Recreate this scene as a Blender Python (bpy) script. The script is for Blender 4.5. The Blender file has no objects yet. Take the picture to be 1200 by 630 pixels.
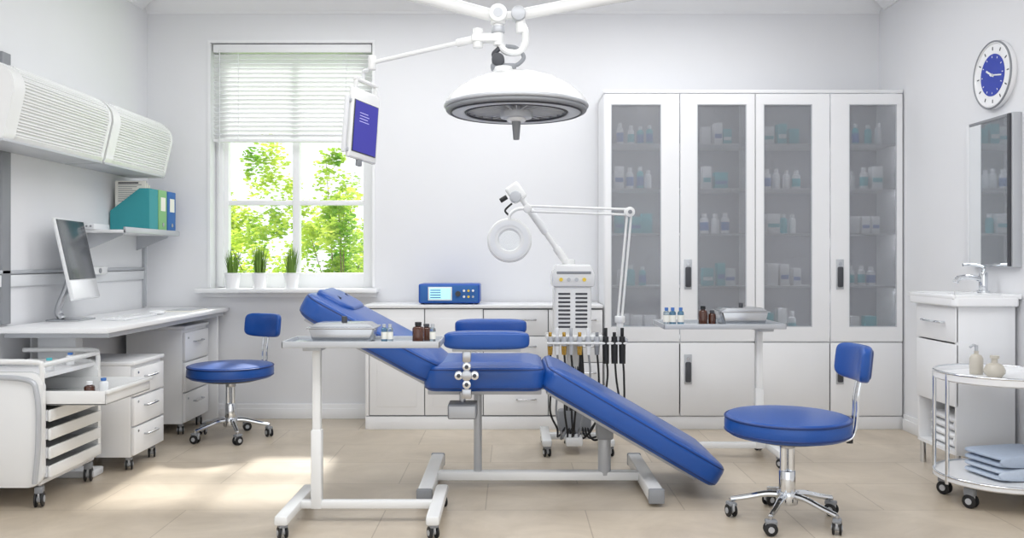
import bpy, bmesh, math, random
from mathutils import Vector, Matrix
random.seed(7)
pi = math.pi
scene = bpy.context.scene

# ------------------------------------------------------------------ materials
def lin(c):
    return tuple(((v/255)/12.92 if v/255 <= 0.04045 else ((v/255+0.055)/1.055)**2.4) for v in c)

def mat(name, rgb, rough=0.5, metal=0.0, var=0.04, scale=6.0, bump=0.0, coat=0.0, spec=0.5, trans=0.0):
    m = bpy.data.materials.new(name); m.use_nodes = True
    nt = m.node_tree; N = nt.nodes; L = nt.links
    b = N["Principled BSDF"]
    c = lin(rgb)
    geo = N.new("ShaderNodeNewGeometry")
    no = N.new("ShaderNodeTexNoise"); no.inputs["Scale"].default_value = scale; no.inputs["Detail"].default_value = 4
    L.new(geo.outputs["Position"], no.inputs["Vector"])
    mx = N.new("ShaderNodeMix"); mx.data_type = 'RGBA'
    mx.inputs[6].default_value = (*[v*(1-var) for v in c], 1)
    mx.inputs[7].default_value = (*[min(1, v*(1+var)) for v in c], 1)
    L.new(no.outputs["Fac"], mx.inputs[0])
    L.new(mx.outputs[2], b.inputs["Base Color"])
    b.inputs["Roughness"].default_value = rough
    b.inputs["Metallic"].default_value = metal
    b.inputs["Coat Weight"].default_value = coat
    b.inputs["Coat Roughness"].default_value = 0.15
    b.inputs["Specular IOR Level"].default_value = spec
    b.inputs["Transmission Weight"].default_value = trans
    if bump > 0:
        n2 = N.new("ShaderNodeTexNoise"); n2.inputs["Scale"].default_value = scale*12
        L.new(geo.outputs["Position"], n2.inputs["Vector"])
        bp = N.new("ShaderNodeBump"); bp.inputs["Strength"].default_value = bump; bp.inputs["Distance"].default_value = 0.004
        L.new(n2.outputs["Fac"], bp.inputs["Height"]); L.new(bp.outputs["Normal"], b.inputs["Normal"])
    return m

WALL = mat("wall_paint", (231,232,235), 0.85, var=0.035, scale=1.2, bump=0.15)
CEIL = mat("ceiling_paint", (239,240,242), 0.9, var=0.01)
TRIM = mat("trim_paint", (239,240,242), 0.4, var=0.01)
WHITE = mat("white_lacquer", (238,239,241), 0.35, var=0.01)
WHITE2 = mat("white_plastic", (228,230,233), 0.3, var=0.02)
CREAM = mat("enamel_white", (236,237,237), 0.25, var=0.015, coat=0.3)
GREY = mat("grey_plastic", (140,143,148), 0.45)
LGREY = mat("light_grey_metal", (190,193,198), 0.35, metal=0.2)
TRAYM = mat("tray_steel", (196,203,210), 0.22, metal=0.7)
DGREY = mat("dark_grey", (66,68,74), 0.5)
BLACK = mat("black_rubber", (24,25,28), 0.5)
STEEL = mat("brushed_steel", (190,192,196), 0.25, metal=1.0)
CHROME = mat("chrome", (225,228,232), 0.08, metal=1.0, var=0.01)
BLUE = mat("blue_vinyl", (15,76,158), 0.34, var=0.06, scale=8, bump=0.12, coat=0.15)
BLUED = mat("blue_vinyl_seam", (10,48,112), 0.45)
BLUEP = mat("blue_plastic", (24,84,176), 0.35)
TEAL = mat("teal_card", (52,150,158), 0.6)
LIME = mat("lime_card", (132,184,128), 0.6)
BBLUE = mat("binder_blue", (46,104,176), 0.6)
PAPER = mat("paper", (240,238,230), 0.8)
BROWN = mat("amber_glass", (74,36,18), 0.12, coat=0.5)
GOLD = mat("brass", (205,165,80), 0.25, metal=0.8)
YELLOW = mat("yellow_button", (240,205,60), 0.4)
TOWEL = mat("towel_pale_blue", (206,218,234), 0.95, var=0.08, scale=60, bump=0.6)
TOWELB = mat("towel_blue_grey", (186,200,220), 0.95, var=0.08, scale=60, bump=0.6)
CERAM = mat("ceramic", (245,246,248), 0.12, coat=0.6, var=0.005)
BOTTLE = mat("lotion_bottle", (196,190,178), 0.3)
VIAL = mat("vial_blue_glass", (120,170,200), 0.08, trans=0.7)
VIALC = mat("vial_clear_glass", (210,225,232), 0.05, trans=0.85)
CLOCKB = mat("clock_blue", (30,58,170), 0.35)
MEDW = mat("medicine_white", (240,242,244), 0.5)
MEDT = mat("medicine_teal", (80,186,196), 0.5)
MEDG = mat("medicine_blue_label", (70,120,190), 0.5)
SHELFM = mat("cabinet_interior", (170,173,179), 0.6)
GRASS = mat("grass_leaf", (104,140,52), 0.6, var=0.3, scale=30)
BARK = mat("bark", (110,92,70), 0.9, var=0.3, scale=20)
LAWN = mat("lawn", (140,180,80), 0.9, var=0.3, scale=5)
MIRROR = mat("mirror_silver", (235,238,240), 0.02, metal=1.0, var=0.0)

def emis(name, rgb, st, base=(0,0,0)):
    m = mat(name, rgb, 0.2)
    b = m.node_tree.nodes["Principled BSDF"]
    b.inputs["Emission Color"].default_value = (*lin(rgb), 1); b.inputs["Emission Strength"].default_value = st
    return m
SCREEN = emis("screen_teal_glow", (170,225,235), 0.7)
PURPLE = emis("screen_indigo_glow", (56,54,146), 0.45)
PURPL2 = emis("screen_text", (190,190,235), 0.3)
DARKSCR = mat("screen_dark", (62,66,72), 0.25, coat=0.3)

def glass_mat():
    m = bpy.data.materials.new("smoked_cabinet_glass"); m.use_nodes = True
    nt = m.node_tree; N = nt.nodes; L = nt.links
    N.clear(); out = N.new("ShaderNodeOutputMaterial")
    t = N.new("ShaderNodeBsdfTransparent"); t.inputs[0].default_value = (0.74,0.75,0.77,1)
    d = N.new("ShaderNodeBsdfDiffuse"); d.inputs[0].default_value = (0.34,0.345,0.36,1)
    g = N.new("ShaderNodeBsdfGlossy"); g.inputs[0].default_value = (1,1,1,1); g.inputs["Roughness"].default_value = 0.15
    no = N.new("ShaderNodeTexNoise"); no.inputs["Scale"].default_value = 3
    geo = N.new("ShaderNodeNewGeometry"); L.new(geo.outputs["Position"], no.inputs["Vector"])
    mr = N.new("ShaderNodeMapRange"); mr.inputs[3].default_value = 0.30; mr.inputs[4].default_value = 0.38
    L.new(no.outputs["Fac"], mr.inputs[0])
    a = N.new("ShaderNodeMixShader"); L.new(mr.outputs[0], a.inputs[0]); L.new(t.outputs[0], a.inputs[1]); L.new(d.outputs[0], a.inputs[2])
    b = N.new("ShaderNodeMixShader"); b.inputs[0].default_value = 0.05; L.new(a.outputs[0], b.inputs[1]); L.new(g.outputs[0], b.inputs[2])
    L.new(b.outputs[0], out.inputs[0]); return m
CGLASS = glass_mat()

def clear_glass():
    m = bpy.data.materials.new("window_glass"); m.use_nodes = True
    nt = m.node_tree; N = nt.nodes; L = nt.links
    N.clear(); out = N.new("ShaderNodeOutputMaterial")
    t = N.new("ShaderNodeBsdfTransparent"); t.inputs[0].default_value = (0.97,0.98,0.98,1)
    g = N.new("ShaderNodeBsdfGlossy"); g.inputs["Roughness"].default_value = 0.02
    b = N.new("ShaderNodeMixShader"); b.inputs[0].default_value = 0.03
    L.new(t.outputs[0], b.inputs[1]); L.new(g.outputs[0], b.inputs[2]); L.new(b.outputs[0], out.inputs[0]); return m
WGLASS = clear_glass()

def leaf_mat():
    m = bpy.data.materials.new("foliage_leaf"); m.use_nodes = True
    nt = m.node_tree; N = nt.nodes; L = nt.links
    N.clear(); out = N.new("ShaderNodeOutputMaterial")
    geo = N.new("ShaderNodeNewGeometry")
    no = N.new("ShaderNodeTexNoise"); no.inputs["Scale"].default_value = 2.2; no.inputs["Detail"].default_value = 6
    L.new(geo.outputs["Position"], no.inputs["Vector"])
    cr = N.new("ShaderNodeValToRGB")
    cr.color_ramp.elements[0].position = 0.35; cr.color_ramp.elements[0].color = (*lin((112,164,44)),1)
    cr.color_ramp.elements[1].position = 0.65; cr.color_ramp.elements[1].color = (*lin((226,236,116)),1)
    L.new(no.outputs["Fac"], cr.inputs[0])
    d = N.new("ShaderNodeBsdfDiffuse"); t = N.new("ShaderNodeBsdfTranslucent")
    L.new(cr.outputs[0], d.inputs[0]); L.new(cr.outputs[0], t.inputs[0])
    x = N.new("ShaderNodeMixShader"); x.inputs[0].default_value = 0.6
    L.new(d.outputs[0], x.inputs[1]); L.new(t.outputs[0], x.inputs[2]); L.new(x.outputs[0], out.inputs[0]); return m
LEAF = leaf_mat()

def floor_mat():
    m = bpy.data.materials.new("beige_stone_tile"); m.use_nodes = True
    nt = m.node_tree; N = nt.nodes; L = nt.links
    b = N["Principled BSDF"]
    geo = N.new("ShaderNodeNewGeometry")
    mp = N.new("ShaderNodeMapping"); mp.inputs["Location"].default_value = (0.12, 0.2, 0)
    L.new(geo.outputs["Position"], mp.inputs[0])
    br = N.new("ShaderNodeTexBrick"); br.offset = 0.5; br.inputs["Scale"].default_value = 1.0
    br.inputs["Brick Width"].default_value = 0.9; br.inputs["Row Height"].default_value = 0.45
    br.inputs["Mortar Size"].default_value = 0.003; br.inputs["Mortar Smooth"].default_value = 0.3
    br.inputs["Color1"].default_value = (*lin((208,196,179)),1); br.inputs["Color2"].default_value = (*lin((200,187,169)),1)
    br.inputs["Mortar"].default_value = (*lin((174,161,144)),1)
    L.new(mp.outputs[0], br.inputs["Vector"])
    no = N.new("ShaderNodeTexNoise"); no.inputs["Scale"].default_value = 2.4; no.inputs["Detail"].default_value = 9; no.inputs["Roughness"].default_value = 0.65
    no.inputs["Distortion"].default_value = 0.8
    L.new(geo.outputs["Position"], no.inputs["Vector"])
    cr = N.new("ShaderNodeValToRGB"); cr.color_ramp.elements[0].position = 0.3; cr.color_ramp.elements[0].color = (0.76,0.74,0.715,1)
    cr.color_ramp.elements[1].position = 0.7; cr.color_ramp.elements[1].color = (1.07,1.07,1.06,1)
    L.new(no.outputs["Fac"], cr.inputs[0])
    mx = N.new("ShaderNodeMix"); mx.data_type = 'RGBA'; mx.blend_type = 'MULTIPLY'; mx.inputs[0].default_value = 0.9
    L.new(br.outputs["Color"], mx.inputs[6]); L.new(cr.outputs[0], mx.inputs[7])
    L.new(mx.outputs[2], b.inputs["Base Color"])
    b.inputs["Roughness"].default_value = 0.34
    bp = N.new("ShaderNodeBump"); bp.inputs["Strength"].default_value = 0.15; bp.inputs["Distance"].default_value = 0.002; bp.invert = True
    L.new(br.outputs["Fac"], bp.inputs["Height"]); L.new(bp.outputs["Normal"], b.inputs["Normal"])
    return m
FLOORM = floor_mat()

# ------------------------------------------------------------------ builder
def V(*a): return Vector(a)
def catmull(pts, n=8):
    P = [Vector(p) for p in pts]
    if len(P) < 3: return P
    P = [P[0]*2-P[1]] + P + [P[-1]*2-P[-2]]
    out = []
    for i in range(1, len(P)-2):
        p0,p1,p2,p3 = P[i-1:i+3]
        for k in range(n):
            t = k/n
            out.append(0.5*((2*p1)+(p2-p0)*t+(2*p0-5*p1+4*p2-p3)*t*t+(3*p1-p0-3*p2+p3)*t**3))
    out.append(P[-2]); return out

class B:
    def __init__(s, name):
        s.name = name; s.bm = bmesh.new(); s.mats = []
    def mi(s, m):
        if m not in s.mats: s.mats.append(m)
        return s.mats.index(m)
    def add(s, t, m, M=None, recalc=True):
        if M is not None: bmesh.ops.transform(t, matrix=M, verts=t.verts)
        if recalc: bmesh.ops.recalc_face_normals(t, faces=t.faces)
        i = s.mi(m)
        for f in t.faces: f.material_index = i; f.smooth = True
        me = bpy.data.meshes.new("tmp"); t.to_mesh(me); t.free()
        s.bm.from_mesh(me); bpy.data.meshes.remove(me)
    def box(s, x0,x1,y0,y1,z0,z1, m, bev=0.0, seg=2, M=None):
        t = bmesh.new(); bmesh.ops.create_cube(t, size=1)
        for v in t.verts:
            v.co = V((x0+x1)/2+v.co.x*(x1-x0), (y0+y1)/2+v.co.y*(y1-y0), (z0+z1)/2+v.co.z*(z1-z0))
        if bev > 0:
            bev = min(bev, 0.49*min(abs(x1-x0),abs(y1-y0),abs(z1-z0)))
            bmesh.ops.bevel(t, geom=t.edges[:], offset=bev, segments=seg, profile=0.5, affect='EDGES')
        s.add(t, m, M)
    def cyl(s, p0, p1, r, m, r2=None, seg=24, bev=0.0, M=None):
        p0 = Vector(p0); p1 = Vector(p1); d = p1-p0; L = d.length
        t = bmesh.new()
        bmesh.ops.create_cone(t, cap_ends=True, segments=seg, radius1=r, radius2=r if r2 is None else r2, depth=L)
        if bev > 0:
            es = [e for e in t.edges if abs(e.verts[0].co.z-e.verts[1].co.z) < 1e-6]
            bmesh.ops.bevel(t, geom=es, offset=bev, segments=2, profile=0.5, affect='EDGES')
        q = V(0,0,1).rotation_difference(d.normalized())
        MM = Matrix.Translation((p0+p1)/2) @ q.to_matrix().to_4x4()
        if M is not None: MM = M @ MM
        s.add(t, m, MM)
    def tube(s, pts, r, m, n=8, seg=10, smooth=True, M=None, taper=None):
        P = catmull(pts, n) if smooth else [Vector(p) for p in pts]
        t = bmesh.new(); rings = []
        T = (P[1]-P[0]).normalized()
        u = T.orthogonal().normalized()
        for i, p in enumerate(P):
            a = P[max(0,i-1)]; b = P[min(len(P)-1,i+1)]
            T2 = (b-a).normalized()
            q = T.rotation_difference(T2); u = (q @ u).normalized(); T = T2
            w = T.cross(u)
            rr = r if taper is None else r+(taper-r)*i/(len(P)-1)
            rings.append([t.verts.new(p+u*math.cos(2*pi*k/seg)*rr+w*math.sin(2*pi*k/seg)*rr) for k in range(seg)])
        for i in range(len(rings)-1):
            for k in range(seg):
                t.faces.new((rings[i][k],rings[i][(k+1)%seg],rings[i+1][(k+1)%seg],rings[i+1][k]))
        t.faces.new(rings[0][::-1]); t.faces.new(rings[-1])
        s.add(t, m, M)
    def lathe(s, prof, c, m, seg=48, M=None):
        t = bmesh.new(); rings = []
        for (r,z) in prof:
            if r < 1e-5: rings.append([t.verts.new((0,0,z))])
            else: rings.append([t.verts.new((r*math.cos(2*pi*k/seg), r*math.sin(2*pi*k/seg), z)) for k in range(seg)])
        for a,b in zip(rings, rings[1:]):
            for k in range(seg):
                k2 = (k+1)%seg
                if len(a)==1 and len(b)==1: continue
                if len(a)==1: t.faces.new((a[0],b[k2],b[k]))
                elif len(b)==1: t.faces.new((a[k],a[k2],b[0]))
                else: t.faces.new((a[k],a[k2],b[k2],b[k]))
        MM = Matrix.Translation(Vector(c))
        if M is not None: MM = MM @ M
        s.add(t, m, MM)
    def torus(s, c, R, r, m, M=None, seg=48):
        t = bmesh.new(); n = 12; rings = []
        for k in range(seg):
            a = 2*pi*k/seg
            rings.append([t.verts.new(((R+r*math.cos(2*pi*j/n))*math.cos(a), (R+r*math.cos(2*pi*j/n))*math.sin(a), r*math.sin(2*pi*j/n))) for j in range(n)])
        for k in range(seg):
            for j in range(n):
                t.faces.new((rings[k][j],rings[(k+1)%seg][j],rings[(k+1)%seg][(j+1)%n],rings[k][(j+1)%n]))
        MM = Matrix.Translation(Vector(c))
        if M is not None: MM = MM @ M
        s.add(t, m, MM)
    def sup(s, c, a, m, e1=0.4, e2=0.4, M=None, bend=0.0, nu=40, nv=20):
        t = bmesh.new()
        def sp(x,e): return math.copysign(abs(x)**e, x)
        rings = []
        for j in range(nv+1):
            v = -pi/2+pi*j/nv
            row = []
            for i in range(nu):
                u = 2*pi*i/nu
                x = a[0]*sp(math.cos(v),e1)*sp(math.cos(u),e2); y = a[1]*sp(math.cos(v),e1)*sp(math.sin(u),e2); z = a[2]*sp(math.sin(v),e1)
                y += bend*x*x
                row.append((x,y,z))
            if j in (0,nv): rings.append([t.verts.new((0,0,row[0][2]))])
            else: rings.append([t.verts.new(p) for p in row])
        for A,Bq in zip(rings, rings[1:]):
            for k in range(nu):
                k2 = (k+1)%nu
                if len(A)==1: t.faces.new((A[0],Bq[k2],Bq[k]))
                elif len(Bq)==1: t.faces.new((A[k],A[k2],Bq[0]))
                else: t.faces.new((A[k],A[k2],Bq[k2],Bq[k]))
        MM = Matrix.Translation(Vector(c))
        if M is not None: MM = MM @ M
        s.add(t, m, MM)
    def outline(s, L, W, rc, ins, nc=6):
        hx = L/2-ins; hy = W/2-ins; r = max(rc-ins, 0.004); o = []
        for (cx,cy,a0) in ((hx-r,hy-r,0),(-hx+r,hy-r,pi/2),(-hx+r,-hy+r,pi),(hx-r,-hy+r,3*pi/2)):
            for k in range(nc+1):
                a = a0+k/nc*pi/2
                o.append((cx+r*math.cos(a), cy+r*math.sin(a)))
        return o
    def slab(s, L, W, T, rc, re, m, M, crown=0.0):
        n = 5; levels = []
        for i in range(n+1):
            a = i/n*pi/2; levels.append((re*(1-math.sin(a)), -T/2+re*(1-math.cos(a))))
        levels += [(ins,-z) for ins,z in reversed(levels)]
        t = bmesh.new()
        rings = [[t.verts.new((x,y,z)) for x,y in s.outline(L,W,rc,ins)] for ins,z in levels]
        for k,(ii,dz) in enumerate(((re+0.03,crown*0.6),(re+0.09,crown))):
            rings.append([t.verts.new((x,y,T/2+dz)) for x,y in s.outline(L,W,rc,ii)])
        q = len(rings[0])
        for a,b in zip(rings, rings[1:]):
            for k in range(q): t.faces.new((a[k],a[(k+1)%q],b[(k+1)%q],b[k]))
        t.faces.new(rings[0][::-1]); t.faces.new(rings[-1])
        s.add(t, m, M)
    def prism(s, prof, y0, y1, m, M=None, bev=0.0):
        t = bmesh.new()
        a = [t.verts.new((x,y0,z)) for x,z in prof]; b = [t.verts.new((x,y1,z)) for x,z in prof]
        n = len(prof)
        for k in range(n): t.faces.new((a[k],a[(k+1)%n],b[(k+1)%n],b[k]))
        t.faces.new(a[::-1]); t.faces.new(b)
        if bev > 0: bmesh.ops.bevel(t, geom=t.edges[:], offset=bev, segments=2, profile=0.5, affect='EDGES')
        s.add(t, m, M)
    def done(s):
        for e in s.bm.edges:
            if len(e.link_faces) == 2:
                try:
                    if e.calc_face_angle() > 0.62: e.smooth = False
                except Exception: pass
        vs = [v.co for v in s.bm.verts]
        x0=min(v.x for v in vs); x1=max(v.x for v in vs); y0=min(v.y for v in vs); y1=max(v.y for v in vs); z0=min(v.z for v in vs)
        o = V((x0+x1)/2,(y0+y1)/2,z0)
        bmesh.ops.translate(s.bm, verts=s.bm.verts, vec=-o)
        me = bpy.data.meshes.new(s.name); s.bm.to_mesh(me); s.bm.free()
        for m in s.mats: me.materials.append(m)
        ob = bpy.data.objects.new(s.name, me); ob.location = o
        scene.collection.objects.link(ob); return ob

def caster(b, x, y, ang=0.0, r=0.03, top=0.075):
    R = Matrix.Translation((x,y,0)) @ Matrix.Rotation(ang,4,'Z')
    for sx in (-1,1):
        b.cyl((sx*0.009, 0, r),(sx*0.019,0,r), r, BLACK, bev=0.004, M=R, seg=20)
    b.cyl((-0.022,0,r),(0.022,0,r), r*0.45, LGREY, M=R, seg=14)
    b.box(-0.005,0.005,-0.02,0.028,r,top-0.008, LGREY, 0.003, M=R)
    b.box(-0.018,0.018,-0.022,0.026,r*1.75,top-0.004, GREY, 0.006, M=R)
    b.cyl((0,0,r*1.7),(0,0,top+0.01),0.009, STEEL, M=R, seg=12)

# ------------------------------------------------------------------ room
XL, XR, YB, YF, ZC = -2.588, 2.606, 6.06, -1.2, 2.97
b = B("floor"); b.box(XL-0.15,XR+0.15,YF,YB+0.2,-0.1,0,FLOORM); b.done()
b = B("ceiling"); b.box(XL-0.15,XR+0.15,YF,YB+0.2,ZC,ZC+0.1,CEIL); b.done()
b = B("wall_left"); b.box(XL-0.15,XL,YF,YB+0.2,0,ZC,WALL); b.done()
b = B("wall_right"); b.box(XR,XR+0.15,YF,YB+0.2,0,ZC,WALL); b.done()
WX0,WX1,WZ0,WZ1 = -2.14,-0.99,0.90,2.665
b = B("wall_back")
b.box(XL,WX0,YB,YB+0.2,0,ZC,WALL); b.box(WX1,XR,YB,YB+0.2,0,ZC,WALL)
b.box(WX0,WX1,YB,YB+0.2,0,WZ0,WALL); b.box(WX0,WX1,YB,YB+0.2,WZ1,ZC,WALL); b.done()
def bb(name, x0,x1,y0,y1):
    b = B(name); b.box(x0,x1,y0,y1,0,0.105,TRIM,0.003)
    if name.endswith("back"): b.box(x0,x1,y0-0.006,y1,0,0.075,TRIM,0.003)
    elif name.endswith("left"): b.box(x0,x1+0.006,y0,y1,0,0.075,TRIM,0.003)
    else: b.box(x0-0.006,x1,y0,y1,0,0.075,TRIM,0.003)
    b.done()
bb("baseboard_back", XL+0.021,-0.98,YB-0.016,YB)
bb("baseboard_left", XL,XL+0.014,YF,YB)
bb("baseboard_right", XR-0.014,XR,YF,5.655)
cp = [(0,0),(0,-0.10),(0.012,-0.10),(0.018,-0.085),(0.03,-0.08),(0.05,-0.055),(0.075,-0.035),(0.085,-0.02),(0.10,-0.015),(0.10,0)]
b = B("trim_1")
M = Matrix(((0,1,0,0),(-1,0,0,YB),(0,0,1,ZC),(0,0,0,1)))
b.prism(cp, XL, XR, TRIM, M=M); b.done()
b = B("trim_2"); b.prism([(XL+x,ZC+z) for x,z in cp], YF, YB-0.1, TRIM); b.done()
b = B("trim_3"); b.prism([(XR-x,ZC+z) for x,z in cp], YF, YB-0.1, TRIM); b.done()

# window
b = B("window_1")
FY0,FY1 = 6.17,6.23
def fr(x0,x1,z0,z1,y0=FY0,y1=FY1): b.box(x0,x1,y0,y1,z0,z1,TRIM,0.003)
fr(WX0,WX0+0.09,WZ0,WZ1); fr(WX1-0.085,WX1,WZ0,WZ1); fr(WX0+0.088,WX1-0.083,WZ1-0.08,WZ1); fr(WX0+0.088,WX1-0.083,WZ0,WZ0+0.13)
fr(WX0+0.02,WX0+0.06,WZ0+0.03,WZ1,6.15,6.18)
fr(-1.585,-1.535,WZ0+0.12,WZ1-0.07,6.166,6.225)
for z in (1.52,1.98):
    fr(WX0+0.085,-1.584,z,z+0.035,6.175,6.215); fr(-1.536,WX1-0.08,z,z+0.035,6.175,6.215)
b.box(WX0+0.08,WX1-0.08,6.195,6.2,WZ0+0.1,WZ1-0.07,WGLASS)
b.box(WX0-0.018,WX0,YB-0.008,YB,WZ0+0.03,WZ1,TRIM)
b.box(WX1,WX1+0.018,YB-0.008,YB,WZ0+0.03,WZ1,TRIM)
b.box(WX0-0.018,WX1+0.018,YB-0.008,YB,WZ1+0.0005,WZ1+0.018,TRIM)
b.done()
b = B("window_sill"); b.box(-2.21,-0.94,5.93,6.06,0.895,0.925,TRIM,0.006); b.box(WX0+0.001,WX1-0.001,6.055,6.168,0.901,0.924,TRIM,0.0)
b.box(-2.19,-0.96,6.035,6.06,0.86,0.896,TRIM,0.004); b.done()
b = B("window_blind")
b.box(WX0+0.01,WX1-0.01,6.075,6.12,2.60,2.66,WHITE,0.006)
nz = 19
for i in range(nz):
    z = 2.575-i*(2.575-2.008)/(nz-1)
    Mx = Matrix.Translation((0,6.097,z)) @ Matrix.Rotation(math.radians(-33),4,'X')
    b.box(WX0+0.012,WX1-0.012,-0.019,0.019,-0.0015,0.0015,WHITE,M=Mx)
b.box(WX0+0.012,WX1-0.012,6.08,6.115,1.965,1.987,WHITE,0.004)
for x in (-1.95,-1.18): b.cyl((x,6.08,1.97),(x,6.08,2.62),0.002,WHITE2,seg=6)
b.cyl((WX0+0.06,6.07,1.6),(WX0+0.06,6.07,2.62),0.003,WHITE2,seg=6)
b.done()

# potted grasses
for i,(x,h) in enumerate(((-1.965,0.19),(-1.775,0.235),(-1.55,0.205))):
    b = B("potted_grass")
    b.lathe([(0,0),(0.043,0),(0.055,0.105),(0.058,0.108),(0.05,0.11),(0.048,0.098),(0,0.098)],(x,6.0,0.925),CERAM,seg=24)
    for k in range(75):
        a = random.random()*2*pi; r = random.random()**0.5*0.036; hh = h*(0.55+0.45*random.random())
        px = x+r*math.cos(a); py = 6.0+r*math.sin(a); z = 1.02
        t = bmesh.new(); w = 0.0035; ux,uy = math.cos(a+1.57)*w, math.sin(a+1.57)*w
        lean = 0.05*random.random()
        p1=(px+math.cos(a)*lean*0.4,py+math.sin(a)*lean*0.2,z+hh*0.55); p2=(px+math.cos(a)*lean,py+math.sin(a)*lean*0.5,z+hh)
        v=[t.verts.new(q) for q in ((px-ux,py-uy,z),(px+ux,py+uy,z),(p1[0]+ux,p1[1]+uy,p1[2]),(p1[0]-ux,p1[1]-uy,p1[2]),p2)]
        t.faces.new(v[:4]); t.faces.new((v[3],v[2],v[4])); b.add(t,GRASS,recalc=False)
    b.done()

# ------------------------------------------------------------------ outside
b = B("garden_lawn"); b.box(-14,10,6.5,30,-0.25,-0.2,LAWN); b.done()
b = B("garden_foliage")
def shrub(cx,cy,rx,z0,z1,n,trunk,nc=26,s0=0.026,cr=0.17):
    cl = []
    for _ in range(nc):
        a = random.random()*2*pi; rr = random.random()**0.5; v = random.random()
        wdt = math.sin(pi*min(0.93,0.18+0.78*v))
        cl.append((rx*rr*wdt*math.cos(a), 0.7*rx*rr*wdt*math.sin(a), z0+(z1-z0)*v, cr*random.uniform(0.6,1.2)))
    for k in range(trunk):
        c = cl[k]
        b.tube([(cx+0.03*math.cos(k),cy+0.03*math.sin(k),-0.19),(cx+c[0]*0.25,cy+c[1]*0.25,c[2]*0.45),(cx+c[0],cy+c[1],c[2])],0.014,BARK,n=4,seg=6,taper=0.003)
    t = bmesh.new()
    for k in range(n):
        c = random.choice(cl)
        d = V(random.gauss(0,1),random.gauss(0,1),random.gauss(0,1)).normalized()*c[3]*random.random()**0.45
        p = V(cx+c[0],cy+c[1],c[2])+d
        if p.z < -0.12 or p.y < 6.9: continue
        R = Matrix.Rotation(random.random()*6.28,3,'Z') @ Matrix.Rotation(random.random()*3.14,3,'X')
        s = s0*random.uniform(0.7,1.4)
        q = [t.verts.new(p+R@V(*dd)*s) for dd in ((-1,0,0),(-0.2,-0.5,0.1),(0.5,-0.4,0.05),(1,0,0),(0.5,0.4,0.05),(-0.2,0.5,0.1))]
        t.faces.new(q)
    b.add(t,LEAF,recalc=False)
shrub(-2.75,9.6,0.60,0.5,2.45,3600,9,nc=38,cr=0.16)
shrub(-2.1,10.4,1.0,0.0,1.75,8000,8,nc=44,cr=0.24)
shrub(-3.6,10.8,1.1,0.0,1.80,7500,6,nc=40,cr=0.24)
shrub(-1.72,8.7,0.5,0.0,1.75,4200,6,nc=30,cr=0.16)
shrub(-1.95,9.4,0.45,1.1,2.3,1500,5,nc=20,cr=0.14)
b.done()

# ------------------------------------------------------------------ tall cabinet
b = B("medicine_cabinet")
cx0,cx1,cyf,cyb = 0.612,2.597,5.665,6.045
zt = 2.255
b.box(cx0,cx0+0.02,cyf+0.02,cyb,0.085,zt-0.023,WHITE); b.box(cx1-0.02,cx1,cyf+0.02,cyb,0.085,zt-0.023,WHITE)
b.box(cx0-0.004,cx1,cyf+0.002,cyb,zt-0.022,zt,WHITE,0.003)
b.box(cx0+0.02,cx1-0.02,cyf+0.02,cyb,0.085,0.105,WHITE); b.box(cx0+0.02,cx1-0.02,cyf+0.02,cyb,0.565,0.60,WHITE)
b.box(cx0+0.02,cx1-0.02,cyb-0.012,cyb-0.001,0.105,zt-0.023,SHELFM)
b.box(1.603,1.627,cyf+0.02,cyb-0.012,0.105,zt-0.023,WHITE)
b.box(cx0,cx1,cyf+0.006,cyb,0,0.084,WHITE,0.003)
for z in (0.95,1.305,1.605,1.905):
    b.box(cx0+0.02,1.603,cyf+0.05,cyb-0.012,z-0.010,z,WHITE); b.box(1.627,cx1-0.02,cyf+0.05,cyb-0.012,z-0.010,z,WHITE)
dx = [0.614,1.114,1.615,2.112,2.596]
gl = [(0.657,0.991),(1.229,1.558),(1.671,1.994),(2.238,2.556)]
for i in range(4):
    a,c = dx[i]+0.004,dx[i+1]-0.004; g0,g1 = gl[i]; z0,z1 = 0.585,zt-0.028; gz0,gz1 = 0.68,2.158
    b.box(a,g0,cyf,cyf+0.02,z0,z1,WHITE); b.box(g1,c,cyf,cyf+0.02,z0,z1,WHITE)
    b.box(g0,g1,cyf,cyf+0.02,z0,gz0,WHITE); b.box(g0,g1,cyf,cyf+0.02,gz1,z1,WHITE)
    b.box(g0,g1,cyf+0.011,cyf+0.015,gz0,gz1,CGLASS)
    for (p,q,r_,s_) in ((g0,g0+0.006,gz0,gz1),(g1-0.006,g1,gz0,gz1),(g0+0.006,g1-0.006,gz0,gz0+0.006),(g0+0.006,g1-0.006,gz1-0.006,gz1)):
        b.box(p,q,cyf+0.003,cyf+0.0105,r_,s_,LGREY)
    b.box(a,c,cyf,cyf+0.0195,0.092,0.575,WHITE,0.003)
for x in (1.168,2.176):
    for z in (1.03,0.40):
        b.box(x-0.026,x+0.026,cyf-0.006,cyf+0.002,z-0.10,z+0.10,LGREY,0.012)
        b.box(x-0.019,x+0.019,cyf-0.022,cyf-0.004,z-0.085,z+0.05,DGREY,0.01)
        b.cyl((x,cyf-0.01,z+0.07),(x,cyf-0.002,z+0.07),0.011,STEEL,seg=16)
b.done()
def bottle(b,x,y,z,r,h,m,cap=MEDW,lab=None):
    b.lathe([(0,0),(r*0.95,0),(r,0.004),(r,h*0.68),(r*0.85,h*0.76),(r*0.45,h*0.8),(r*0.45,h*0.84)],(x,y,z),m,seg=16)
    b.lathe([(0,h*0.82),(r*0.58,h*0.82),(r*0.58,h),(0,h)],(x,y,z),cap,seg=14)
    if lab: b.lathe([(r*1.01,h*0.15),(r*1.02,h*0.16),(r*1.02,h*0.55),(r*1.01,h*0.56)],(x,y,z),lab,seg=16)
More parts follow.
